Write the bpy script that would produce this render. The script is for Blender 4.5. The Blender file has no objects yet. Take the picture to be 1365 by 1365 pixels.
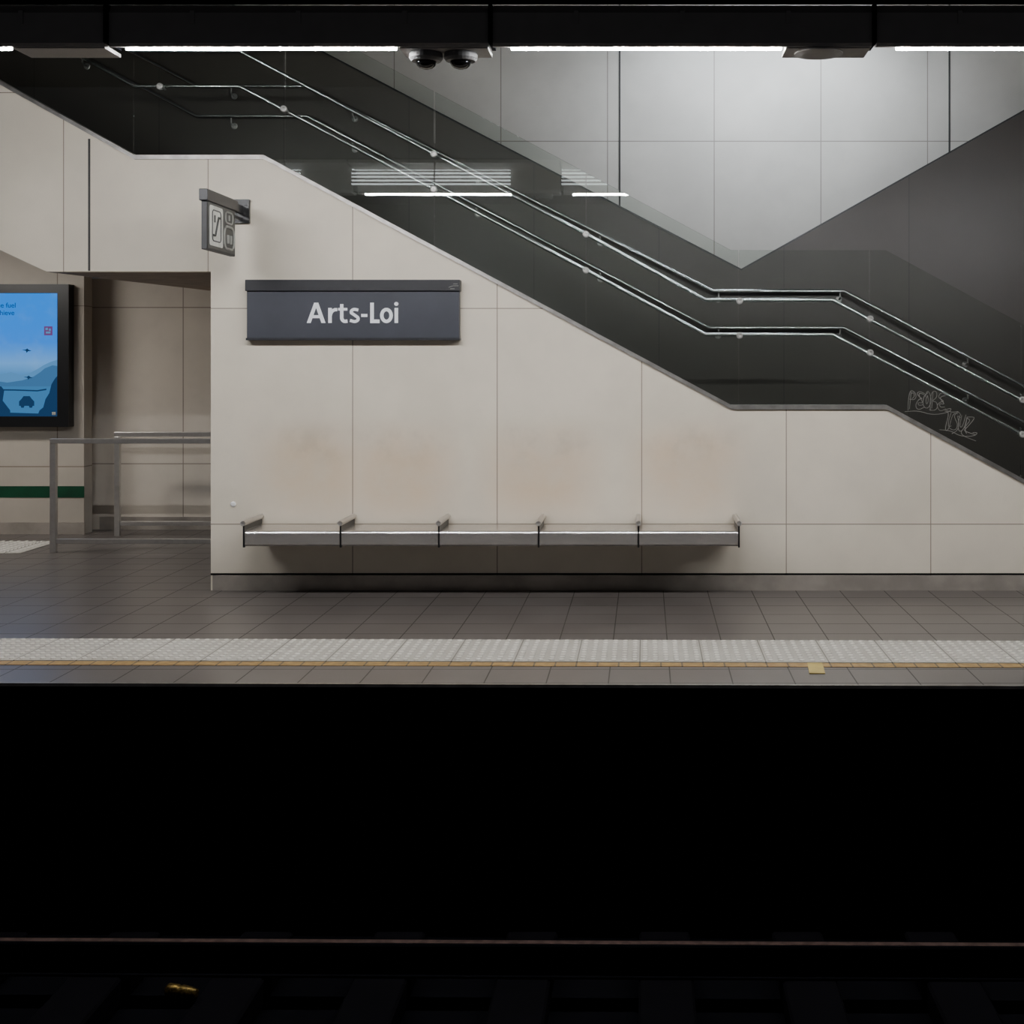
import bpy, bmesh, math, random
from mathutils import Vector, Matrix
random.seed(4)
F=1800.0; CX=860.0; CY=487.0; EH=1.7
DW=10.2
def W(px,py,D): return ((px-CX)/F*D, D, EH+(CY-py)/F*D)
def X(px,D=DW): return (px-CX)/F*D
def Z(py,D=DW): return EH+(CY-py)/F*D
col=bpy.context.scene.collection

# ---------------- materials ----------------
class NT:
    def __init__(s,name):
        s.m=bpy.data.materials.new(name); s.m.use_nodes=True
        s.t=s.m.node_tree; s.t.nodes.clear()
        s.out=s.t.nodes.new('ShaderNodeOutputMaterial')
    def n(s,typ,**k):
        a=s.t.nodes.new(typ)
        for q,v in k.items(): setattr(a,q,v)
        return a
    def l(s,a,b): s.t.links.new(a,b)
    def math(s,op,a,b=None,clamp=False):
        q=s.n('ShaderNodeMath',operation=op); q.use_clamp=clamp
        for i,v in enumerate((a,b)):
            if v is None: continue
            if isinstance(v,(int,float)): q.inputs[i].default_value=v
            else: s.l(v,q.inputs[i])
        return q.outputs[0]
    def mix(s,f,a,b):
        q=s.n('ShaderNodeMix',data_type='RGBA')
        if isinstance(f,(int,float)): q.inputs[0].default_value=f
        else: s.l(f,q.inputs[0])
        for i,v in ((6,a),(7,b)):
            if isinstance(v,tuple): q.inputs[i].default_value=(*v[:3],1)
            else: s.l(v,q.inputs[i])
        return q.outputs[2]
    def noise(s,scale,detail=4,vec=None,rough=.55):
        q=s.n('ShaderNodeTexNoise'); q.inputs['Scale'].default_value=scale
        q.inputs['Detail'].default_value=detail; q.inputs['Roughness'].default_value=rough
        if vec is not None: s.l(vec,q.inputs['Vector'])
        return q.outputs['Fac']
    def coord(s):
        q=s.n('ShaderNodeTexCoord'); p=s.n('ShaderNodeSeparateXYZ'); s.l(q.outputs['Object'],p.inputs[0])
        return q.outputs['Object'],p.outputs
    def line(s,c,c0,sp,w):
        a=s.math('DIVIDE',s.math('SUBTRACT',c,c0),sp)
        a=s.math('ABSOLUTE',s.math('SUBTRACT',s.math('FRACT',a),.5))
        return s.math('GREATER_THAN',a,.5-w/(2*sp))
    def ramp(s,v,a,b,c=0.,d=1.):
        q=s.n('ShaderNodeMapRange'); q.inputs[1].default_value=a;q.inputs[2].default_value=b
        q.inputs[3].default_value=c;q.inputs[4].default_value=d
        q.interpolation_type='SMOOTHSTEP'
        s.l(v,q.inputs[0]); return q.outputs[0]
    def pbsdf(s,color,rough=.5,metal=0,spec=None):
        b=s.n('ShaderNodeBsdfPrincipled')
        for key,v in (('Base Color',color),('Roughness',rough),('Metallic',metal)):
            if isinstance(v,tuple): b.inputs[key].default_value=(*v[:3],1)
            elif isinstance(v,(int,float)): b.inputs[key].default_value=v
            else: s.l(v,b.inputs[key])
        if spec is not None: b.inputs['Specular IOR Level'].default_value=spec
        s.l(b.outputs[0],s.out.inputs[0]); return b
    def bump(s,b,h,dist=.01,strength=.3):
        q=s.n('ShaderNodeBump'); q.inputs['Strength'].default_value=strength; q.inputs['Distance'].default_value=dist
        s.l(h,q.inputs['Height']); s.l(q.outputs[0],b.inputs['Normal'])

def M(name,c,rough=.5,metal=0,var=.15,scale=8,spec=None,bump=0):
    t=NT(name); v,_=t.coord(); n=t.noise(scale,5,v)
    f=t.ramp(n,.3,.7)
    lo=tuple(x*(1-var) for x in c); hi=tuple(min(1,x*(1+var)) for x in c)
    b=t.pbsdf(t.mix(f,lo,hi),rough,metal,spec)
    if bump: t.bump(b,n,.004,bump)
    return t.m
def E(name,c,st):
    t=NT(name); v,_=t.coord(); e=t.n('ShaderNodeEmission')
    e.inputs[0].default_value=(*c,1); e.inputs[1].default_value=st
    t.l(e.outputs[0],t.out.inputs[0]); return t.m

def wallmat(name,base,x0,xs,z0,zs,stain=False,seam=(.16,.11,.07),w=.007,tone=.12,rough=.55):
    t=NT(name); v,o=t.coord()
    big=t.noise(1.1,4,v); mid=t.noise(6,6,v); fine=t.noise(160,2,v)
    lo=tuple(c*.90 for c in base); hi=tuple(min(1,c*1.05) for c in base)
    c=t.mix(t.ramp(big,.3,.7),lo,hi)
    c=t.mix(t.math('MULTIPLY',t.ramp(mid,.45,.8),.2),c,tuple(x*.8 for x in base))
    c=t.mix(t.math('MULTIPLY',t.ramp(fine,.55,.8),.22),c,tuple(x*.6 for x in base))
    px=t.math('FLOOR',t.math('DIVIDE',t.math('SUBTRACT',o[0],x0),xs))
    pz=t.math('FLOOR',t.math('DIVIDE',t.math('SUBTRACT',o[2],z0),zs))
    k=t.math('FRACT',t.math('MULTIPLY',t.math('SINE',t.math('ADD',t.math('MULTIPLY',px,12.99),t.math('MULTIPLY',pz,78.2))),437.5))
    c=t.mix(t.math('MULTIPLY',k,tone),c,tuple(x*.7 for x in base))
    if stain:
        # grime worn into the stone by people leaning above each bench place
        n=t.noise(2.2,6,v,.62)
        xb=None
        for cpx,r in ((418,.62),(535,.58),(720,.62),(915,.58)):
            q=t.ramp(t.math('ABSOLUTE',t.math('SUBTRACT',o[0],X(cpx))),r,.08)
            xb=q if xb is None else t.math('MAXIMUM',xb,q)
        band=t.math('MULTIPLY',t.ramp(o[2],.40,.80),t.ramp(o[2],1.36,1.0))
        f=t.math('MULTIPLY',t.math('MULTIPLY',band,xb),t.ramp(n,.25,.65,.35,1.))
        c=t.mix(t.math('MULTIPLY',f,.72),c,(base[0]*.90,base[1]*.74,base[2]*.60))
        n2=t.noise(3.4,6,v,.65)
        band2=t.math('MULTIPLY',t.ramp(o[2],.85,1.1),t.ramp(o[2],1.34,1.12))
        f2=t.math('MULTIPLY',t.math('MULTIPLY',band2,xb),t.ramp(n2,.42,.70))
        c=t.mix(t.math('MULTIPLY',f2,.30),c,(base[0]*.52,base[1]*.45,base[2]*.38))
        low=t.ramp(o[2],.5,.0)  # whole wall darkens slightly towards the floor
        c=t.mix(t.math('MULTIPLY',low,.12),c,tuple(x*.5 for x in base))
    m=t.math('MAXIMUM',t.line(o[0],x0,xs,w),t.line(o[2],z0,zs,w))
    c=t.mix(t.math('MULTIPLY',m,.8),c,seam)
    b=t.pbsdf(c,rough); t.bump(b,fine,.002,.15)
    return t.m

m_wall=wallmat('wall_panel',(.78,.70,.575),-2.2096,1.0918,.5,1.63,True)
m_wallb=wallmat('wall_panel_back',(.60,.57,.515),.7055,1.09,3.99,1.63,seam=(.2,.17,.14),w=.010,tone=.06)
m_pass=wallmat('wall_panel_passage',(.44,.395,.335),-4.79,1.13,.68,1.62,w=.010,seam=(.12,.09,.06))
m_pass2=wallmat('wall_panel_recess',(.70,.63,.54),-4.79,1.13,.68,1.62,w=.010,seam=(.2,.15,.11))  # paler copy of the passage stone, its colour making up for missing light
m_dark=wallmat('dark_cladding',(.058,.048,.041),1.244,1.12,-9,30,seam=(.024,.020,.018),w=.008,tone=.2,rough=.38)
m_soff=M('soffit_paint',(.34,.26,.19),.6)
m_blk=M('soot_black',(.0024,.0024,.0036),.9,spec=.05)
m_ceil=M('ceiling_dark',(.14,.14,.14),.8)
m_house=M('luminaire_housing',(.42,.40,.38),.5,spec=.3,var=.05)
m_steel=M('brushed_steel',(.60,.57,.54),.32,.8,.04,30)
m_steelb=M('polished_steel',(.86,.86,.86),.22,1,.04,30)
m_bench=M('bench_steel',(.60,.57,.545),.27,.85,.04,3)
m_trim=M('trim_steel',(.34,.32,.30),.4,.9,.2,10)
m_base=M('skirting_steel',(.36,.32,.28),.45,.3,.2,3)
m_sign=M('sign_panel',(.042,.045,.060),.45,var=.08,scale=3)
m_signh=M('sign_header',(.018,.018,.022),.4)
m_face=M('sign_face',(.085,.085,.08),.5)
m_white=M('sign_white',(.93,.95,1.0),.5,var=.01)
m_picto=M('picto_plate',(.36,.36,.33),.5)
m_green=M('green_stripe',(.003,.055,.025),.4)
m_frame=M('display_frame',(.006,.006,.007),.35)
m_rail=M('rail_steel',(.20,.13,.11),.45,.9,.3,20)
m_step=M('stair_stone',(.05,.048,.045),.6)
m_louv=E('louvre_glow',(.84,.90,.92),7.5)  # slat emission stands in for tube light falling on the grey louvres
m_tube=E('diffuser_glow',(.98,.985,1.0),385)
m_tube2=E('stair_diffuser_glow',(.80,.89,1.0),46)
m_cambase=M('camera_base',(.20,.20,.20),.5)
m_dome=M('camera_dome',(.004,.004,.004),.08)
m_gold=M('can_gold',(.13,.085,.02),.4,.8,.8,90)
m_graf=M('scratch_paint',(.22,.21,.19),.7)

def floormat():
    t=NT('floor_tiles'); v,o=t.coord()
    n=t.noise(2,3,v); f=t.noise(60,3,v)
    a=t.mix(t.ramp(n,.3,.7),(.104,.090,.083),(.124,.109,.101))
    a=t.mix(t.math('MULTIPLY',t.ramp(f,.4,.8),.3),a,(.075,.063,.057))
    px=t.math('FLOOR',t.math('DIVIDE',t.math('SUBTRACT',o[0],-.197),.333))
    pz=t.math('FLOOR',t.math('DIVIDE',t.math('SUBTRACT',o[1],7.22),.333))
    k=t.math('FRACT',t.math('MULTIPLY',t.math('SINE',t.math('ADD',t.math('MULTIPLY',px,12.99),t.math('MULTIPLY',pz,78.2))),437.5))
    a=t.mix(t.math('MULTIPLY',k,.18),a,(.07,.058,.052))
    m=t.math('MAXIMUM',t.line(o[0],-.197,.333,.007),t.line(o[1],7.22,.333,.012))
    c=t.mix(m,a,(.042,.034,.030))
    r=t.mix(m,(.32,.32,.32),(.6,.6,.6))
    b=t.pbsdf(c,r)
    return t.m
m_floor=floormat()
def tactmat():
    t=NT('tactile_white'); v,o=t.coord(); n=t.noise(3,5,v); f=t.noise(40,4,v)
    a=t.mix(t.ramp(n,.3,.7),(.52,.49,.43),(.62,.585,.52))
    a=t.mix(t.math('MULTIPLY',t.ramp(f,.5,.75),.35),a,(.28,.25,.21))
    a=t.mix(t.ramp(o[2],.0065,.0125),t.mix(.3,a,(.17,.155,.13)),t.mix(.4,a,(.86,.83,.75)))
    m=t.line(o[0],-.03,.36,.007)
    a=t.mix(m,a,(.16,.145,.12))
    t.pbsdf(a,.55); return t.m
m_tact=tactmat()
def yelmat():
    t=NT('yellow_paint'); v,o=t.coord(); n=t.noise(20,5,v)
    a=t.mix(t.ramp(n,.35,.7),(.28,.17,.06),(.42,.26,.09))
    a=t.mix(t.line(o[0],-.03,.12,.010),a,(.10,.07,.04))
    t.pbsdf(a,.6); return t.m
m_yel=yelmat()
def glassmat():
    t=NT('green_glass'); v,_=t.coord(); n=t.noise(1.5,2,v)
    tr=t.n('ShaderNodeBsdfTransparent'); t.l(t.mix(n,(.928,.950,.930),(.915,.94,.918)),tr.inputs[0])
    gl=t.n('ShaderNodeBsdfGlossy'); gl.inputs['Roughness'].default_value=.0
    gl.inputs[0].default_value=(.97,.98,.97,1)
    fr=t.n('ShaderNodeFresnel'); fr.inputs[0].default_value=1.55
    mx=t.n('ShaderNodeMixShader'); t.l(fr.outputs[0],mx.inputs[0]); t.l(tr.outputs[0],mx.inputs[1]); t.l(gl.outputs[0],mx.inputs[2])
    t.l(mx.outputs[0],t.out.inputs[0]); return t.m
m_glass=glassmat()

# ---------------- builders ----------------
def link(name,me,mat,parent=None):
    if mat: me.materials.append(mat)
    o=bpy.data.objects.new(name,me); col.objects.link(o)
    if parent: o.parent=parent
    return o
def bm2(name,bm,mat,parent=None,smooth=False):
    bmesh.ops.recalc_face_normals(bm,faces=bm.faces)
    me=bpy.data.meshes.new(name); bm.to_mesh(me); bm.free()
    if smooth:
        for p in me.polygons: p.use_smooth=True
    return link(name,me,mat,parent)
def add_box(bm,x0,x1,y0,y1,z0,z1):
    vs=[bm.verts.new((x,y,z)) for x in(x0,x1) for y in(y0,y1) for z in(z0,z1)]
    for f in((0,1,3,2),(4,6,7,5),(0,4,5,1),(2,3,7,6),(0,2,6,4),(1,5,7,3)):
        bm.faces.new([vs[i] for i in f])
def box(name,x0,x1,y0,y1,z0,z1,mat,parent=None,bev=0):
    bm=bmesh.new(); add_box(bm,x0,x1,y0,y1,z0,z1)
    if bev: bmesh.ops.bevel(bm,geom=bm.edges[:],offset=bev,segments=2,affect='EDGES',profile=.5)
    return bm2(name,bm,mat,parent)
def prism(name,pts,y0,y1,mat,parent=None,bm=None):
    """pts (x,z) extruded along y"""
    own=bm is None
    if own: bm=bmesh.new()
    a=[bm.verts.new((p[0],y0,p[1])) for p in pts]; b=[bm.verts.new((p[0],y1,p[1])) for p in pts]
    bm.faces.new(a); bm.faces.new(b[::-1])
    n=len(pts)
    for i in range(n): bm.faces.new((a[i],b[i],b[(i+1)%n],a[(i+1)%n]))
    if own: return bm2(name,bm,mat,parent)
def add_tube(bm,pts,r,seg=12,cap=True):
    pts=[Vector(p) for p in pts]; rings=[]
    for i,p in enumerate(pts):
        d0=(p-pts[i-1]).normalized() if i else None
        d1=(pts[i+1]-p).normalized() if i<len(pts)-1 else None
        t=((d0 or d1)+(d1 or d0)).normalized()
        sc=1/max(.5,t.dot(d1 or d0))
        up=Vector((0,1,0)) if abs(t.y)<.8 else Vector((0,0,1))
        s=t.cross(up).normalized(); u=s.cross(t).normalized()
        rings.append([bm.verts.new(p+(s*math.cos(a)*sc+u*math.sin(a))*r) for a in [2*math.pi*k/seg for k in range(seg)]])
    for i in range(len(rings)-1):
        for k in range(seg): bm.faces.new((rings[i][k],rings[i][(k+1)%seg],rings[i+1][(k+1)%seg],rings[i+1][k]))
    if cap: bm.faces.new(rings[0][::-1]); bm.faces.new(rings[-1])
def tube(name,pts,r,mat,parent=None,seg=16):
    bm=bmesh.new(); add_tube(bm,pts,r,seg)
    o=bm2(name,bm,mat,parent)
    for p in o.data.polygons: p.use_smooth=len(p.vertices)==4
    return o
def empty(name,loc=(0,0,0)):
    o=bpy.data.objects.new(name,None); o.empty_display_size=.1; col.objects.link(o); return o
def reg(o,label,cat=None,kind=None,group=None):
    o['label']=label
    if cat: o['category']=cat
    if kind: o['kind']=kind
    if group: o['group']=group
    return o
def lathe(bm,c,axis,prof,seg=24):
    axis=Vector(axis).normalized(); up=Vector((0,0,1)) if abs(axis.z)<.8 else Vector((1,0,0))
    s=axis.cross(up).normalized(); u=s.cross(axis)
    rings=[]
    for t,r in prof:
        rings.append([bm.verts.new(Vector(c)+axis*t+(s*math.cos(a)+u*math.sin(a))*r) for a in [2*math.pi*k/seg for k in range(seg)]])
    for i in range(len(rings)-1):
        for k in range(seg): bm.faces.new((rings[i][k],rings[i][(k+1)%seg],rings[i+1][(k+1)%seg],rings[i+1][k]))
    bm.faces.new(rings[0][::-1]); bm.faces.new(rings[-1])
def text(name,s,size,loc,rot,mat,parent,align='CENTER',ext=.002,off=0,width=None):
    cu=bpy.data.curves.new(name,'FONT'); cu.body=s; cu.size=size; cu.align_x=align; cu.align_y='BOTTOM_BASELINE'
    cu.extrude=ext; cu.offset=off
    t=bpy.data.objects.new(name+'_tmp',cu); col.objects.link(t); bpy.context.view_layer.update()
    me=bpy.data.meshes.new_from_object(t.evaluated_get(bpy.context.evaluated_depsgraph_get()))
    bpy.data.objects.remove(t)
    xs=[v.co.x for v in me.vertices]
    if width:
        k=width/(max(xs)-min(xs))
        for v in me.vertices: v.co.x*=k
    mt=Matrix.Translation(loc)@rot.to_4x4()
    me.transform(mt); me.materials.clear()
    return link(name,me,mat,parent)
R_front=Matrix.Rotation(math.pi/2,3,'X')

# ---------------- setting ----------------
par=[(-234,-22),(0,108),(180,208),(352,208),(975,541),(1182,541),(1365,640),(1600,767)]
def pary(px):
    for (a,b),(c,d) in zip(par,par[1:]):
        if a<=px<=c: return b+(d-b)*(px-a)/(c-a)
pts=[(X(p),Z(q)) for p,q in par]
poly=pts+[(X(1600),0),(X(281),0),(X(281),Z(362)),(X(62),Z(362)),(X(0),Z(333)),(X(-234),Z(223))]
o=prism('wall_front',poly,DW,DW+.12,m_wall); reg(o,"pale stone-panelled wall carrying the stair parapet",kind='structure')
o=box('baseboard_front',X(284),X(1600),DW-.012,DW-.001,0,.115,m_base); reg(o,"worn metal skirting at the foot of the panelled wall",kind='structure')
o=box('trim_1',X(281),X(1600),DW-.004,DW-.0005,.117,.130,m_blk); reg(o,"black strip standing for the shadow line above the metal skirting",kind='structure')  # shadow line over the skirting, painted as a black strip
o=box('trim_2',X(117.5),X(120.5),DW-.003,DW-.0005,Z(361),Z(185),m_step); reg(o,"dark vertical expansion joint between stone panels",kind='structure')
bm=bmesh.new()
up=[(x,z+.006) for x,z in pts]; dn=[(x,z-.026) for x,z in pts]
prism('',up+dn[::-1],DW-.02,DW+.14,None,bm=bm)
o=bm2('trim_3',bm,m_trim); reg(o,"brushed steel capping along the sloping stair parapet",kind='structure')
# far dark cladding
D2=12.1
dk=[(-200,-260),(440,75),(583,150),(988,360),(1365,148),(1560,38)]
pp=[(X(a,D2),Z(b,D2)) for a,b in dk]
xf=X(62); xw=X(-200,D2)
sof=lambda x: 2.60+max(0,(xf-x))*.468
pp=[(xw,sof(xw))]+pp+[(X(1560,D2),.001),(-2.9,.001),(-2.9,2.60),(xf,2.60)]
o=prism('wall_stair',pp,D2,D2+.12,m_dark); reg(o,"dark clad wall on the far side of the stairs",kind='structure')
bm=bmesh.new(); q=[(X(a,D2),Z(b,D2)) for a,b in dk]
prism('',[(x,z+.012) for x,z in q]+[(x,z-.006) for x,z in q][::-1],D2-.01,D2+.13,None,bm=bm)
o=bm2('trim_4',bm,m_frame); reg(o,"thin dark metal edging on the clad wall",kind='structure')
DB=13.8
o=box('wall_back',-4.6,7.0,DB,DB+.1,2.62,6.2,m_wallb); reg(o,"large pale stone panels behind the staircase",kind='structure')
for i,px in enumerate((826,1265.5)):
    o=box('trim_%d'%(5+i),X(px-1.2,DB),X(px+1.2,DB),DB-.004,DB-.0005,2.62,6.2,m_step); reg(o,"dark vertical joint in the pale back wall",kind='structure')
DS=13.6; DR=14.0
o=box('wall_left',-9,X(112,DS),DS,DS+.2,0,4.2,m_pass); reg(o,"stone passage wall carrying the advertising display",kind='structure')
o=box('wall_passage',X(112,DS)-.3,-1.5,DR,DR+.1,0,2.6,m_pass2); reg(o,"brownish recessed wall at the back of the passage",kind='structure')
o=box('baseboard_left',-9,X(112,DS)+.01,DS-.015,DS,0,.12,m_base); reg(o,"metal skirting of the display wall",kind='structure')
o=box('baseboard_passage',X(112,DS),-1.5,DR-.015,DR,0,.13,m_base); reg(o,"metal skirting of the recessed wall",kind='structure')
o=box('trim_7',-9,X(112,DS)+.004,DS-.006,DS-.001,Z(663,DS),Z(648,DS),m_green); reg(o,"dark green stripe along the passage wall",kind='structure')
bm=bmesh.new()
a=[(-3.0,DW+.12,2.408),(xf,DW+.12,2.408),(xf,DR,2.475),(-3.0,DR,2.475)]
xl=-9; dz=(xf-xl)*.468
b=[(xf,DW+.12,2.408),(xl,DW+.12,2.408+dz),(xl,DR,2.475+dz),(xf,DR,2.475)]
for q in (a,b):
    lo=[bm.verts.new(p) for p in q]; hi=[bm.verts.new((p[0],p[1],p[2]+.1)) for p in q]
    bm.faces.new(lo); bm.faces.new(hi[::-1])
    for i in range(4): bm.faces.new((lo[i],hi[i],hi[(i+1)%4],lo[(i+1)%4]))
o=bm2('ceiling_passage',bm,m_soff); reg(o,"brown soffit over the side passage",kind='structure')
b_=-.012
def ED(D,x): return D+b_*x
bm=bmesh.new()
q=[(-9,ED(7.2,-9)),(8,ED(7.2,8)),(8,14.2),(-9,14.2)]
lo=[bm.verts.new((x,y,-.25)) for x,y in q]; hi=[bm.verts.new((x,y,0)) for x,y in q]
bm.faces.new(lo[::-1]); bm.faces.new(hi)
for i in range(4): bm.faces.new((lo[i],lo[(i+1)%4],hi[(i+1)%4],hi[i]))
o=bm2('floor',bm,m_floor); reg(o,"dark brown-grey tiled platform floor",kind='structure')
def strip(name,D0,D1,z0,z1,mat,x0=-9,x1=8):
    bm=bmesh.new()
    q=[(x0,ED(D0,x0)),(x1,ED(D0,x1)),(x1,ED(D1,x1)),(x0,ED(D1,x0))]
    lo=[bm.verts.new((x,y,z0)) for x,y in q]; hi=[bm.verts.new((x,y,z1)) for x,y in q]
    bm.faces.new(lo[::-1]); bm.faces.new(hi)
    for i in range(4): bm.faces.new((lo[i],lo[(i+1)%4],hi[(i+1)%4],hi[i]))
    return bm2(name,bm,mat)
o=strip('trim_8',7.180,7.199,-.016,.001,m_trim); reg(o,"worn metal nosing of the platform edge",kind='structure')
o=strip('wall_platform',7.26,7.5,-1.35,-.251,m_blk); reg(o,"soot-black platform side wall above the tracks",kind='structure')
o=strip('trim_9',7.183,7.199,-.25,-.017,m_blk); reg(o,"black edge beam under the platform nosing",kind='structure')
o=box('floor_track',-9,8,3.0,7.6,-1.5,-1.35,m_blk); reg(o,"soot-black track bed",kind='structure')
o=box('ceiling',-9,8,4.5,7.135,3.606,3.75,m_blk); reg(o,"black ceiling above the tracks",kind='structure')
o=box('ceiling_platform',-9,8,7.13,10.2,4.45,4.6,m_ceil); reg(o,"dark ceiling above the platform",kind='structure')
o=box('ceiling_stair',-9,8,10.2,14,5.7,5.85,m_ceil); reg(o,"dark ceiling above the stairwell",kind='structure')
# stairs
off=.16
top=[]
corner=[(p[0],p[1]-off) for p in pts[1:]]
for (xa,za),(xb,zb) in zip(corner,corner[1:]):
    if abs(za-zb)<.02: top+= [(xa,za),(xb,za)]
    else:
        n=max(1,round((za-zb)/.165)); 
        for i in range(n):
            h=za-(za-zb)*(i+1)/n; x0=xa+(xb-xa)*i/n; x1=xa+(xb-xa)*(i+1)/n
            top+=[(x0,h),(x1,h)]
clean=[]
for p in top:
    p=(p[0],max(p[1],.02))
    if not clean or (abs(p[0]-clean[-1][0])+abs(p[1]-clean[-1][1]))>1e-4: clean.append(p)
low=[(corner[-1][0],.005),(pts[4][0],.005) ,(pts[3][0],corner[2][1]-.35),(pts[2][0],corner[1][1]-.35),(pts[1][0],corner[0][1]-.4)]
o=prism('staircase',clean+low,DW+.14,D2-.01,m_step); reg(o,"dark stone staircase between parapet and clad wall",kind='structure')

# ---------------- glass balustrade ----------------
bal=empty('glass_balustrade'); reg(bal,"green-tinted glass balustrade with steel handrails on the stair parapet","balustrade")
GY=DW+.035
joints=[-30,175,378,578,781,985,1160,1363,1560]
for a,b in zip(joints,joints[1:]):
    a+=.8;b-=.8
    xs=[a]+[p[0] for p in par if a<p[0]<b]+[b]
    bot=[(X(p),Z(pary(p))+.008) for p in xs]
    topp=[(X(p),Z(pary(p)-208)) for p in xs]
    prism('glass_pane',bot+topp[::-1],GY,GY+.012,m_glass,bal)
RY=10.36
nearU=[(-60,-60),(180,68),(320,68),(578,205),(781,312),(940,400),(1110,400),(1365,535),(1560,638)]
nearL=[(-60,-15),(180,115),(320,115),(578,252),(781,360),(940,446),(1110,446),(1365,580),(1560,683)]
for nm in (nearU,nearL):
    tube('handrail',[W(a,b,RY) for a,b in nm],.0135,m_steelb,bal)
m_brk=M('bracket_steel',(.35,.34,.33),.4,.9,.1,30)
m_clamp=M('clamp_steel',(.42,.41,.39),.4,.6,.05,30)
def bracket(name,p,wally,parent,flip=1):
    bm=bmesh.new(); x,y,z=p
    s=1 if wally>y else -1
    add_tube(bm,[(x,y,z-.012),(x,y,z-.055),(x,y+s*.02,z-.07),(x,wally,z-.07)],.0075,8)
    lathe(bm,(x,wally,z-.07),(0,-s,0),[(0,.028),(.006,.028),(.009,.022)],20)
    return bm2(name,bm,m_brk,parent,False)
def clamp(px,py,parent):
    bm=bmesh.new(); x,z=X(px,GY),Z(py,GY)
    lathe(bm,(x,GY,z),(0,-1,0),[(0,.025),(.008,.025),(.012,.019),(.012,.011),(.004,.009)],20)
    lathe(bm,(x,GY+.012,z),(0,1,0),[(0,.025),(.008,.025),(.010,.009),(RY-GY-.02,.009)],16)
    return bm2('rail_clamp',bm,m_clamp,parent)
for px,py in ((378,145),(578,205),(578,252),(781,312),(781,360),(986,401),(986,447),(1160,425),(1160,470),(1363,533),(1363,579),(213,115)):
    clamp(px,py,bal)
farU=[(-60,-55),(262,115),(410,115),(950,388),(1125,388),(1365,515),(1500,587)]
farL=[(-60,-15),(262,155),(410,155),(945,437),(1125,437),(1365,563),(1500,635)]
FY=12.0
def fy(poly,px):
    for (a,b),(c,d) in zip(poly,poly[1:]):
        if a<=px<=c: return b+(d-b)*(px-a)/(c-a)
for poly,lab in ((farU,"upper"),(farL,"lower")):
    h=empty('handrail'); reg(h,"polished steel %s handrail fixed to the dark stair wall"%lab,"handrail",group="handrails on the dark stair wall")
    tube('rail_tube',[W(a,b,FY) for a,b in poly],.0155,m_steelb,h)
    for px in (110,308,470,635,800,958,1120,1290):
        bracket('bracket',W(px,fy(poly,px),FY),D2-.001,h)

# graffiti on glass (loose looping tag)
L={'P':[[(.05,-.1),(.0,.5),(.1,1.05),(.5,1.0),(.68,.75),(.5,.5),(.1,.45)],[(.15,-.1),(.2,.9)],[(.2,.9),(.45,.88),(.5,.7),(.3,.6)]],
'E':[[(.75,.95),(.3,1.05),(.05,.8),(.35,.6),(.6,.55),(.25,.5),(0,.2),(.3,-.05),(.8,.1)],[(.7,.8),(.3,.85),(.25,.7),(.7,.4),(.2,.35),(.3,.15),(.7,.25)]],
'O':[[(.4,1.0),(.1,.8),(0,.4),(.2,.02),(.5,.0),(.75,.4),(.65,.85),(.35,1.05),(.2,.7)],[(.4,.75),(.25,.5),(.35,.25),(.5,.5),(.4,.75)]],
'B':[[(.1,-.05),(.0,.5),(.1,1.05),(.5,1.05),(.6,.8),(.15,.55),(.6,.45),(.7,.15),(.4,-.05),(.0,0)],[(.2,.1),(.22,.95)]],
'T':[[(-.2,1.05),(.4,1.0),(1.0,1.1)],[(.4,1.0),(.35,.4),(.45,0),(.7,.1)],[(-.2,.9),(.25,.85),(.2,-.1),(.55,-.12),(.55,.85),(1.0,.92)]],
'S':[[(.7,.95),(.35,1.05),(.1,.8),(.3,.55),(.6,.4),(.6,.1),(.3,-.05),(-.1,.1)],[(.7,.8),(.35,.8),(.7,.5),(.75,.1),(.3,-.2)]],
'U':[[(0,1),(.0,.4),(.2,0),(.5,.05),(.65,.4),(.65,1.0),(.7,.2),(.95,.0)],[(.15,1),(.2,.3),(.45,.3),(.5,1)]],
'Z':[[(0,.95),(.4,1.05),(.75,1),(.3,.4),(0,0),(.5,.1),(1.1,.0)],[(0,.8),(.4,.8),(.1,.3),(-.3,-.2),(1.3,-.3)]]}
def scrawl(word,px,py,size,ang):
    bm=bmesh.new(); cx=0
    def put(S):
        P=[]
        for u,v in S:
            dx=u*size; dy=-v*size*1.7
            a=math.radians(ang); P.append(W(px+dx*math.cos(a)-dy*math.sin(a),py+dx*math.sin(a)+dy*math.cos(a),GY-.004))
        V=[Vector(p) for p in P]
        for _ in range(2):
            N=[V[0]]
            for i in range(len(V)-1): N+= [V[i].lerp(V[i+1],.25),V[i].lerp(V[i+1],.75)]
            V=N+[V[-1]]
        add_tube(bm,V,.0021,5)
    for ch in word:
        for st in L[ch]: put([(cx+u*1.3,v*1.15+random.uniform(-.09,.09)) for u,v in st])
        cx+=.80
    put([(-.3,-.25),(cx*.3,-.12),(cx*.7,-.35),(cx+.6,-.1),(cx+.9,.2),(cx+.3,.1)])
    return bm2('graffiti',bm,m_graf,bal)
g1=scrawl('PEOBE',1210,544,12,4); g1['label']="scrawled pale graffiti tag"
g2=scrawl('TSUZ',1257,569,11.5,14); g2['label']="scrawled pale graffiti tag"

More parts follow.
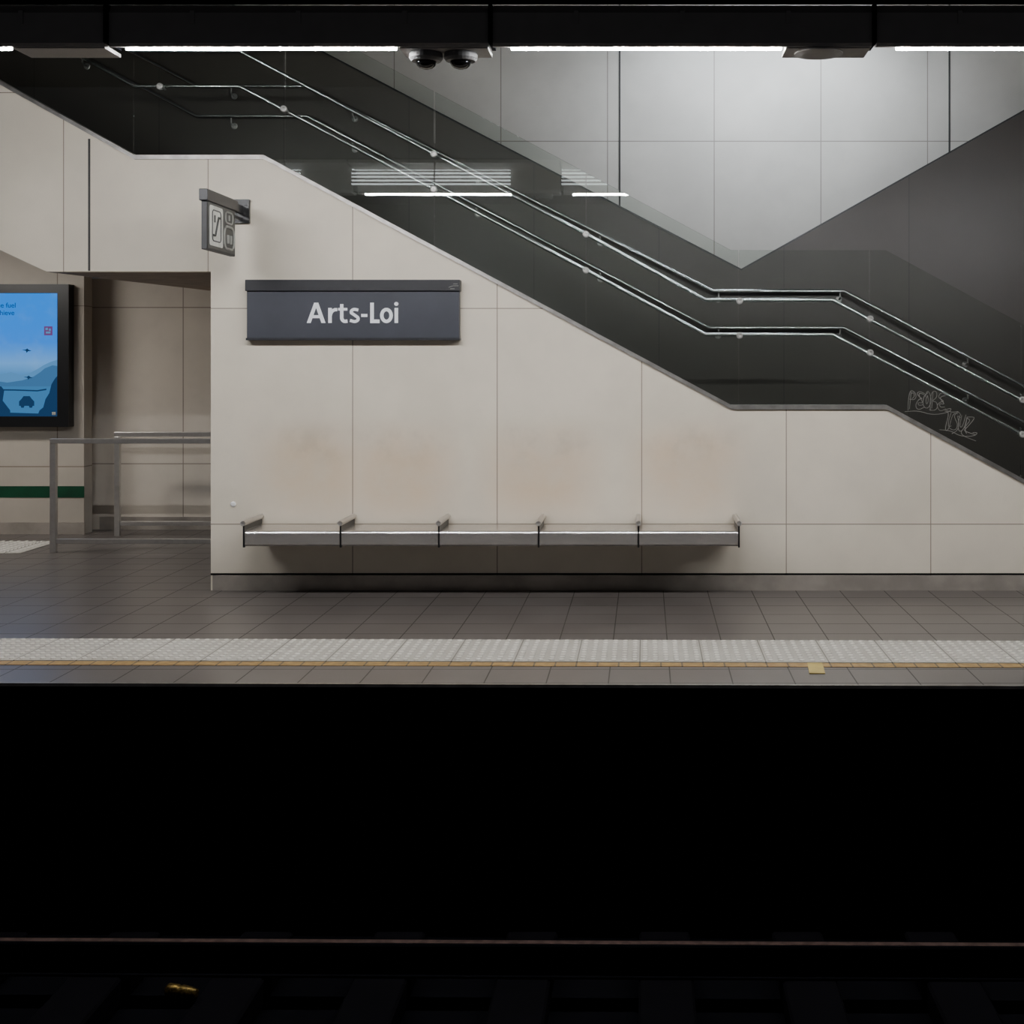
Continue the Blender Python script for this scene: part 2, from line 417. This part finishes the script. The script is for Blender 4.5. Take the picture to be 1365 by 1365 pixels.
# ---------------- station sign ----------------
s=empty('station_sign'); reg(s,"dark grey station name sign reading Arts-Loi","sign")
SD=DW-.07
box('sign_panel',X(329,SD),X(612,SD),SD,DW-.002,Z(451,SD),Z(388,SD),m_sign,s,.004)
box('sign_header',X(326.5,SD-.02),X(613,SD-.02),SD-.02,DW-.002,Z(388,SD),Z(373,SD),m_signh,s,.004)
box('bottom_edge',X(328,SD),X(613,SD),SD-.008,DW-.004,Z(453.5,SD),Z(450.5,SD),m_signh,s)
bm=bmesh.new(); BY=430.5
lay=[0]
def gpoly(P):
    lay[0]+=1; prism('',[(X(a,SD),Z(BY-b,SD)) for a,b in P],SD-.003-.00002*lay[0],SD-.0002,None,bm=bm)
def stroke(P,w=4.8,closed=False):
    P=[Vector((a,b)) for a,b in P]; Lf=[];Rt=[]
    for i,p in enumerate(P):
        d0=(p-P[i-1]).normalized() if i else ((P[0]-P[-2]).normalized() if closed else None)
        d1=(P[i+1]-p).normalized() if i<len(P)-1 else ((P[1]-P[0]).normalized() if closed else None)
        t=((d0 or d1)+(d1 or d0)).normalized(); n=Vector((-t.y,t.x)); k=1/max(.4,t.dot(d1 or d0))
        Lf.append(p+n*w/2*k); Rt.append(p-n*w/2*k)
    y0=SD-.003; y1=SD-.0002
    A=[[bm.verts.new((X(q.x,SD),y,Z(BY-q.y,SD))) for q in S] for S in (Lf,Rt) for y in (y0,y1)]
    n=len(P)
    for i in range(n-1):
        bm.faces.new((A[0][i],A[0][i+1],A[2][i+1],A[2][i])); bm.faces.new((A[1][i],A[3][i],A[3][i+1],A[1][i+1]))
        bm.faces.new((A[0][i],A[1][i],A[1][i+1],A[0][i+1])); bm.faces.new((A[2][i],A[2][i+1],A[3][i+1],A[3][i]))
    if not closed:
        for i in (0,n-1): bm.faces.new((A[0][i],A[2][i],A[3][i],A[1][i]))
def arc(cx,cy,rx,ry,a0,a1,n=14): return [(cx+rx*math.cos(math.radians(a0+(a1-a0)*i/n)),cy+ry*math.sin(math.radians(a0+(a1-a0)*i/n))) for i in range(n+1)]
# A
gpoly([(409,0),(414.2,0),(422,22),(424.3,27),(418.9,27)]); gpoly([(434,0),(428.6,0),(420.8,22),(418.7,27),(424.3,27)]); gpoly([(414,6.4),(429.3,6.4),(428,10.4),(415.4,10.4)])
# r
gpoly([(437.6,0),(442.3,0),(442.3,20),(437.6,20)]); stroke([(440.2,10)]+arc(448,9.8,7.4,8.0,172,98,8)+[(449.6,17.7)],4.2)
# t
stroke([(455.6,25.2),(455.6,7.4)]+arc(460.2,7,4.6,4.9,182,270,7)+[(463.2,2.5)],4.5); gpoly([(450.9,16.5),(463,16.5),(463,20),(450.9,20)])
# s
stroke([(477.6,17.2)]+arc(472.9,14.6,4.7,3.5,62,200,9)+arc(472.6,5.6,4.9,3.7,52,-118,11)+[(466.6,3.4)],4.0)
# hyphen
gpoly([(481.6,8),(489.8,8),(489.8,12),(481.6,12)])
# L
stroke([(496.0,27),(496.0,2.2),(506.0,2.2)],4.8)
# o
stroke(arc(515.2,10,6.2,7.9,0,360,28),4.5,True)
# i
gpoly([(526,0),(530.7,0),(530.7,20),(526,20)]); gpoly([(p[0],p[1]) for p in arc(528.35,25.4,2.8,2.6,0,330,11)])
bm2('lettering',bm,m_white,s)
bm=bmesh.new()
for P in ([(598,383),(604,381),(611,381)],[(600,385),(606,385)],[(604,378.5),(610,378.5)]):
    add_tube(bm,[W(a,b,SD-.022) for a,b in P],.002,5)
bm2('header_mark',bm,m_picto,s)

# ---------------- flag sign ----------------
f=empty('projecting_sign'); reg(f,"dark projecting pictogram sign bracketed off the wall","sign")
fx=-3.017
m_body=M('flag_sign_body',(.03,.03,.032),.5)
box('sign_panel',fx-.040,fx-.001,9.3,9.94,2.50,2.84,m_body,f,.004)
box('sign_face',fx-.001,fx+.001,9.325,9.93,2.515,2.83,m_face,f)
box('sign_header',fx-.048,fx+.012,9.27,9.97,2.835,2.915,m_signh,f,.005)
bm=bmesh.new(); add_box(bm,fx-.04,fx-.01,9.94,10.18,2.84,2.90); add_box(bm,fx-.09,fx+.035,10.165,10.198,2.77,2.95); add_box(bm,fx-.035,fx-.015,9.98,10.18,2.79,2.81)
bm2('wall_bracket',bm,m_frame,f)
def rpts(y0,y1,z0,z1,r):
    P=[]
    for cy,cz,a0 in ((y1-r,z1-r,0),(y0+r,z1-r,90),(y0+r,z0+r,180),(y1-r,z0+r,270)):
        for i in range(5):
            a=math.radians(a0+i*22.5); P.append((cy+r*math.cos(a),cz+r*math.sin(a)))
    return P
def rrect(bm,y0,y1,z0,z1,r,x0,x1):
    P=rpts(y0,y1,z0,z1,r)
    A=[bm.verts.new((x0,y,z)) for y,z in P]; B=[bm.verts.new((x1,y,z)) for y,z in P]
    bm.faces.new(A[::-1]); bm.faces.new(B)
    n=len(P)
    for i in range(n): bm.faces.new((A[i],A[(i+1)%n],B[(i+1)%n],B[i]))
m_plate=M('picto_white',(.78,.78,.72),.5)
bm=bmesh.new(); rrect(bm,9.35,9.64,2.535,2.815,.02,fx+.001,fx+.003)
bm2('pictogram_plate',bm,m_plate,f)
def ytube(P,r): add_tube(bm,[(e,y,z) for y,z in P],r,6)
bm=bmesh.new(); e=fx+.0035
q=rpts(9.40,9.59,2.57,2.785,.03); ytube(q+[q[0]],.005)
ytube([(9.42,2.61),(9.46,2.61),(9.53,2.74),(9.57,2.74)],.009)
ytube([(9.45,2.70),(9.45,2.75)],.008)
bm2('escalator_pictogram',bm,m_face,f)
bm=bmesh.new(); e=fx+.002
q=rpts(9.67,9.90,2.54,2.70,.06); ytube(q+[q[0]],.009)
ytube([(9.75,2.58),(9.75,2.64)],.013); ytube([(9.82,2.58),(9.82,2.64)],.013)
q=rpts(9.70,9.87,2.725,2.805,.035); ytube(q+[q[0]],.007)
ytube([(9.785,2.745),(9.785,2.785)],.009)
bm2('lift_pictogram',bm,m_picto,f)

# wall stud
bm=bmesh.new(); lathe(bm,(X(311),DW,Z(672)),(0,-1,0),[(0,.02),(.008,.02),(.014,.012)],20)
m_stud=M('stud_white',(.97,.97,.96),.4,var=.02)
o=bm2('wall_stud',bm,m_stud); reg(o,"small round white stud on the stone wall","stud")

# ---------------- bench ----------------
bn=empty('bench'); reg(bn,"long brushed steel bench mounted on the stone wall","bench")
BD=9.75
sx=[X(p,BD) for p in (325,454,585,718,851,985)]
for a,b in zip(sx,sx[1:]):
    a+=.004;b-=.004
    bm=bmesh.new()
    pr=[(BD+.010,.394),(BD,.406),(BD,.488),(BD+.004,.496),(BD+.012,.502),(BD+.02,.504),(10.15,.504),(10.15,.48),(BD+.03,.478),(BD+.03,.394)]
    A=[bm.verts.new((a,y,z)) for y,z in pr]; B=[bm.verts.new((b,y,z)) for y,z in pr]
    bm.faces.new(A); bm.faces.new(B[::-1])
    for i in range(len(pr)): bm.faces.new((A[i],B[i],B[(i+1)%len(pr)],A[(i+1)%len(pr)]))
    bm2('seat',bm,m_bench,bn)
box('support_beam',sx[0]+.02,sx[-1]-.02,10.02,10.12,.40,.479,m_frame,bn)
for x_ in sx:
    bm=bmesh.new()
    add_box(bm,x_-.006,x_+.006,BD-.006,BD+.02,.385,.56)
    add_box(bm,x_-.005,x_+.005,BD+.02,DW-.001,.505,.545)
    bm2('wall_arm',bm,m_frame,bn)
    bm=bmesh.new()
    lathe(bm,(x_,BD-.03,.562),(0,1,0),[(.004,.010),(0,.013),(0,.018),(.004,.020),(DW-BD+.029,.020)],18)
    o=bm2('divider',bm,m_steel,bn)

# ---------------- barriers ----------------
def barrier(D,px0,x1,top,ybot,lab):
    g=empty('barrier'); reg(g,lab,"barrier",group="steel barriers in the passage")
    x0=X(px0,D); r=.026
    for xx in (x0,x1-.052):
        box('post',xx,xx+.052,D,D+.052,.0,top-.045,m_steel,g,.004)
    box('top_rail',x0,x1,D-.002,D+.054,top-.045,top,m_steel,g,.004)
    box('bottom_rail',x0+.052,x1-.052,D+.008,D+.044,ybot,ybot+.045,m_steel,g,.004)
barrier(12.24,66,-3.2,1.035,.08,"brushed steel tubular barrier standing by the passage entrance")
barrier(13.45,152,-3.3,1.035,.10,"brushed steel tubular barrier against the recessed wall")

# ---------------- display ----------------
d=empty('advertising_display'); reg(d,"lit blue advertising screen in black frame on passage wall","screen")
SD2=13.5
def P2(a,b): return (X(a,SD2),Z(b,SD2))
x0,x1=X(-70,SD2),X(93,SD2); z0,z1=Z(569,SD2),Z(379,SD2)
bm=bmesh.new()
xi0,xi1=X(-54,SD2),X(78,SD2); zi0,zi1=Z(555,SD2),Z(391,SD2)
add_box(bm,x0,xi0,SD2-.03,DS-.001,z0,z1);add_box(bm,xi1,x1,SD2-.03,DS-.001,z0,z1)
add_box(bm,xi0,xi1,SD2-.03,DS-.001,z0,zi0);add_box(bm,xi0,xi1,SD2-.03,DS-.001,zi1,z1)
bm2('frame',bm,m_frame,d)
t=NT('screen_image'); v,o_=t.coord()
fz=t.ramp(o_[2],zi0,zi1); 
cr=t.n('ShaderNodeValToRGB'); t.l(fz,cr.inputs[0])
el=cr.color_ramp.elements; el[0].position=0; el[0].color=(.015,.07,.22,1); el[1].position=1; el[1].color=(.005,.22,.85,1)
for p_,c_ in ((.22,(.05,.20,.45,1)),(.40,(.12,.34,.72,1)),(.65,(.02,.22,.82,1))):
    k=el.new(p_); k.color=c_
hz=t.noise(4,3,v); em=t.n('ShaderNodeEmission')
t.l(t.mix(t.math('MULTIPLY',t.ramp(hz,.45,.75),.12),cr.outputs[0],(.3,.5,.75)),em.inputs[0]); em.inputs[1].default_value=1.2; t.l(em.outputs[0],t.out.inputs[0])
box('screen',xi0,xi1,SD2,SD2+.02,zi0,zi1,t.m,d)
m_mt=E('screen_hills',(.05,.165,.36),1.0); m_mt2=E('screen_far_hills',(.09,.28,.58),1.0); m_sil=E('screen_silhouette',(.012,.045,.12),1.0); m_red=E('screen_badge',(.16,.06,.20),1.0); m_txt=E('screen_text',(.01,.06,.25),1.0)
m_water=E('screen_water',(.05,.20,.44),1.0)
prism('far_hills',[P2(*p) for p in ((-54,500),(-30,492),(-5,500),(15,496),(28,500),(40,497),(50,492),(58,487),(66,483),(78,479),(78,512),(-54,512))],SD2-.002,SD2,m_mt2,d)
prism('hills',[P2(*p) for p in ((-54,510),(-20,506),(10,510),(30,507),(45,502),(54,496),(60,491),(70,487),(78,488),(78,515),(-54,515))],SD2-.004,SD2-.002,m_mt,d)
prism('water',[P2(*p) for p in ((-54,515),(78,515),(78,555),(-54,555))],SD2-.003,SD2-.001,m_water,d)
prism('bridge',[P2(*p) for p in ((-54,518),(20,519),(50,520),(62,518),(62,520),(50,521.8),(20,520.8),(-54,520))],SD2-.006,SD2-.004,m_sil,d)
prism('trees',[P2(*p) for p in ((50,555),(53,547),(58,543),(61,532),(66,524),(69,512),(74,504),(78,500),(78,555))],SD2-.006,SD2-.004,m_sil,d)
prism('shore',[P2(*p) for p in ((-54,514),(2,515),(6,520),(4,534),(14,547),(14,550),(78,552),(78,555),(-54,555))],SD2-.008,SD2-.006,m_sil,d)
prism('car_silhouette',[P2(*p) for p in ((26,541),(26,535),(29,532),(32,528),(40,528),(43,532),(46,535),(46,541),(44,541),(43,543.5),(40,543.5),(39,541),(33,541),(32,543.5),(29,543.5),(28,541))],SD2-.010,SD2-.006,m_sil,d)
for bx,by,k in ((36,467,.8),(38,503,.75)):
    prism('bird',[P2(bx+a*k,by+b*k) for a,b in ((-8,-1),(-2,-1),(1,-3),(3,-1),(8,1),(2,1.5),(0,4),(-1,1))],SD2-.010,SD2-.004,m_sil,d)
bm=bmesh.new()
add_box(bm,X(59,SD2),X(70,SD2),SD2-.004,SD2,Z(447,SD2),Z(435,SD2))
bm2('badge',bm,m_red,d)
bm=bmesh.new()
for a,b,c,e_ in ((61,437,64,440),(65.5,438,68,441),(61.5,442,67.5,444.5)):
    add_box(bm,X(a,SD2),X(c,SD2),SD2-.006,SD2-.004,Z(e_,SD2),Z(b,SD2))
bm2('badge_mark',bm,m_mt2,d)
box('corner_mark',X(70,SD2),X(75,SD2),SD2-.012,SD2-.008,Z(553,SD2),Z(549,SD2),m_picto,d)
text('caption','the fuel',.070,(X(21.5,SD2),SD2-.003,Z(410,SD2)),R_front,m_txt,d,'RIGHT',.001)
text('caption','achieve',.070,(X(19.5,SD2),SD2-.003,Z(420,SD2)),R_front,m_txt,d,'RIGHT',.001)

# ---------------- tactile paving ----------------
o=strip('tactile_strip',7.72,8.33,.0005,.006,m_tact)
bm=bmesh.new(); bm.from_mesh(o.data)
x=-5.22
while x<3.6:
    for j in range(9):
        yy=7.76+j*.066; cxx=x
        y_=ED(yy,cxx)
        r0=[bm.verts.new((cxx+math.cos(a)*.019,y_+math.sin(a)*.019,.006)) for a in [k*math.pi/4 for k in range(8)]]
        r1=[bm.verts.new((cxx+math.cos(a)*.013,y_+math.sin(a)*.013,.013)) for a in [k*math.pi/4 for k in range(8)]]
        for k in range(8): bm.faces.new((r0[k],r0[(k+1)%8],r1[(k+1)%8],r1[k]))
        bm.faces.new(r1)
    x+=.06
bm.to_mesh(o.data); bm.free()
reg(o,"white studded tactile paving strip along the platform","tactile paving")
o=strip('safety_line',7.615,7.712,.0005,.003,m_yel); reg(o,"faded yellow safety line beside the tactile paving","floor marking")
bm=bmesh.new()
def G(px,py):
    D=EH*F/(py-CY); return ((px-CX)/F*D,D)
qq=[G(1076,884.5),G(1096,884.5),G(1100,898.5),G(1079,898.5)]
lo=[bm.verts.new((a,b,.0005)) for a,b in qq]; hi=[bm.verts.new((a,b,.005)) for a,b in qq]
bm.faces.new(lo[::-1]); bm.faces.new(hi)
for i in range(4): bm.faces.new((lo[i],lo[(i+1)%4],hi[(i+1)%4],hi[i]))
m_yel2=M('yellow_marker',(.45,.33,.08),.5)
o=bm2('floor_marker',bm,m_yel2); reg(o,"small yellow square marker on the platform edge tiles","floor marking")
bm=bmesh.new(); add_box(bm,-8.5,X(72,12.9),12.2,13.0,.0005,.006)
yy=12.24
while yy<13:
    xx=-7.6
    while xx<X(72,12.9)-.02:
        r0=[bm.verts.new((xx+math.cos(a)*.022,yy+math.sin(a)*.022,.006)) for a in [k*math.pi/3 for k in range(6)]]
        r1=[bm.verts.new((xx+math.cos(a)*.014,yy+math.sin(a)*.014,.012)) for a in [k*math.pi/3 for k in range(6)]]
        for k in range(6): bm.faces.new((r0[k],r0[(k+1)%6],r1[(k+1)%6],r1[k]))
        bm.faces.new(r1); xx+=.075
    yy+=.075
o=bm2('tactile_mat',bm,m_tact); reg(o,"pale studded tactile paving patch in the passage","tactile paving")

# ---------------- luminaires ----------------
LD=7.13
for i in range(-1,4):
    px=657+(i-1)*511
    xa=X(px,LD); xb=X(px+505,LD); da=X(px+25,7.2); db=X(px+384,7.2)
    g=empty('ceiling_luminaire'); reg(g,"long black ceiling luminaire with a glowing white fluorescent strip","light fixture",group="luminaires in a row over the platform edge")
    bm=bmesh.new()
    prof=[(LD,3.383),(LD-.01,3.40),(LD-.01,3.56),(LD+.02,3.605),(7.62,3.66),(7.62,3.63),(7.30,3.60),(7.19,3.43),(7.19,3.396),(LD+.02,3.383)]
    A=[bm.verts.new((xa,y,z)) for y,z in prof]; B=[bm.verts.new((xb,y,z)) for y,z in prof]
    bm.faces.new(A); bm.faces.new(B[::-1])
    for k in range(len(prof)): bm.faces.new((A[k],B[k],B[(k+1)%len(prof)],A[(k+1)%len(prof)]))
    add_box(bm,db+.02,xb-.005,LD+.01,7.36,3.376,3.3955)
    for q_ in (.22,.5,.78):
        xm=xa+(xb-xa)*q_; add_box(bm,xm-.012,xm+.012,LD-.016,LD-.009,3.50,3.57)
    bm2('housing',bm,m_house,g)
    box('diffuser',da,db,7.162,7.184,3.375,3.3955,m_tube,g,.004)
    for k in range(5):
        z_=3.455+k*.036; y_=7.34-.004*k
        box('louvre',da-.10,db+.01,y_,y_+.012,z_,z_+.014,m_louv,g)
    box('end_bracket',xb+.002,X(px+511,LD)-.002,LD-.03,7.3,3.40,3.603,m_blk,g)
for px in (568,614):
    D=7.25
    x_=X(px,D)
    g=empty('dome_camera'); reg(g,"grey dome security camera hanging below the luminaire","security camera",group="pair of dome cameras")
    bm=bmesh.new(); lathe(bm,(x_,D,3.3765),(0,0,-1),[(0,.085),(.012,.09),(.03,.09),(.045,.078)],28)
    bm2('camera_base',bm,m_cambase,g)
    bm=bmesh.new(); lathe(bm,(x_,D,3.331),(0,0,-1),[(0,.056),(.012,.055),(.024,.048),(.034,.036),(.040,.018),(.042,.004)],24)
    bm2('camera_dome',bm,m_dome,g,True)
bm=bmesh.new(); lathe(bm,(X(1092,7.22),7.25,3.3755),(0,0,-1),[(0,.13),(.006,.13),(.012,.09),(.014,.03)],28)
o=bm2('detector',bm,m_house); reg(o,"low round black detector under the luminaire housing","detector")

g=empty('stair_luminaire'); reg(g,"bright white luminaire over the staircase","light fixture")
box('housing',.15,2.35,12.7,13.05,5.25,5.38,m_house,g)
box('diffuser',.2,2.3,12.72,13.03,5.23,5.249,m_tube2,g)
box('hanger',1.0,1.06,12.85,12.9,5.381,5.699,m_house,g)
g=empty('passage_fill_lamp'); reg(g,"unseen lamp added to brighten the passage","light fixture")
m_tube3=E('passage_fill_glow',(1,.96,.90),50)
box('diffuser',-7.6,-6.2,11.6,11.9,2.95,2.98,m_tube3,g)  # lamp added out of view to lift the light on the passage walls
box('housing',-7.65,-6.15,11.55,11.95,2.981,3.12,m_house,g)

# ---------------- track ----------------
rg=empty('track_rail'); reg(rg,"rusty steel running rail with a worn shiny top","rail")
def along(prof,x0,x1,D,name,mat,parent):
    bm=bmesh.new()
    A=[bm.verts.new((x0,ED(D,x0)+y,z)) for y,z in prof]; B=[bm.verts.new((x1,ED(D,x1)+y,z)) for y,z in prof]
    bm.faces.new(A); bm.faces.new(B[::-1])
    for k in range(len(prof)): bm.faces.new((A[k],B[k],B[(k+1)%len(prof)],A[(k+1)%len(prof)]))
    return bm2(name,bm,mat,parent)
RZ=-1.06
along([(-.017,RZ-.002),(-.015,RZ),(.015,RZ),(.017,RZ-.002)],-8,6,6.46,'worn_rail_top',m_rail,rg)
along([(-.034,RZ-.012),(-.028,RZ-.003),(.028,RZ-.003),(.034,RZ-.012),(.034,RZ-.03),(.008,RZ-.04),(.01,RZ-.12),(.065,RZ-.14),(.065,RZ-.15),(-.065,RZ-.15),(-.065,RZ-.14),(-.01,RZ-.12),(-.008,RZ-.04),(-.034,RZ-.03)],-8,6,6.46,'rail_body',m_blk,rg)
m_slp=M('sleeper_dark',(.0028,.0025,.0036),.9,spec=.05)
for x_ in [-3.3+.68*i for i in range(9)]:
    bm=bmesh.new(); add_box(bm,x_-.13,x_+.13,5.0,6.95,-1.349,RZ-.151)
    bmesh.ops.bevel(bm,geom=bm.edges[:],offset=.012,segments=1,affect='EDGES')
    o=bm2('sleeper',bm,m_slp); reg(o,"dark sooty track sleeper under the rail","sleeper",group="sleepers under the rail")
bm=bmesh.new(); D=6.22
c=Vector((X(222,D),D+.0,-1.176)); ax=Vector((.97,-.24,0)).normalized()
lathe(bm,c,ax,[(0,.018),(.004,.024),(.012,.030),(.06,.030),(.068,.024),(.082,.030),(.12,.027),(.135,.024),(.150,.020),(.155,.020),(.157,.016)],24)
o=bm2('drink_can',bm,m_gold,None,True); reg(o,"crumpled gold drink can lying beside the rail","can")

# ---------------- world & camera ----------------
w=bpy.data.worlds.new('world'); bpy.context.scene.world=w; w.use_nodes=True
w.node_tree.nodes['Background'].inputs[0].default_value=(.6,.6,.65,1); w.node_tree.nodes['Background'].inputs[1].default_value=.06
cam=bpy.data.cameras.new('camera'); co=bpy.data.objects.new('camera',cam); col.objects.link(co)
co.location=(0,0,EH); co.rotation_euler=(math.pi/2,0,0)
cam.sensor_width=36; cam.lens=36*F/1365
cam.shift_x=(682.5-CX)/1365; cam.shift_y=-(682.5-CY)/1365
bpy.context.scene.camera=co
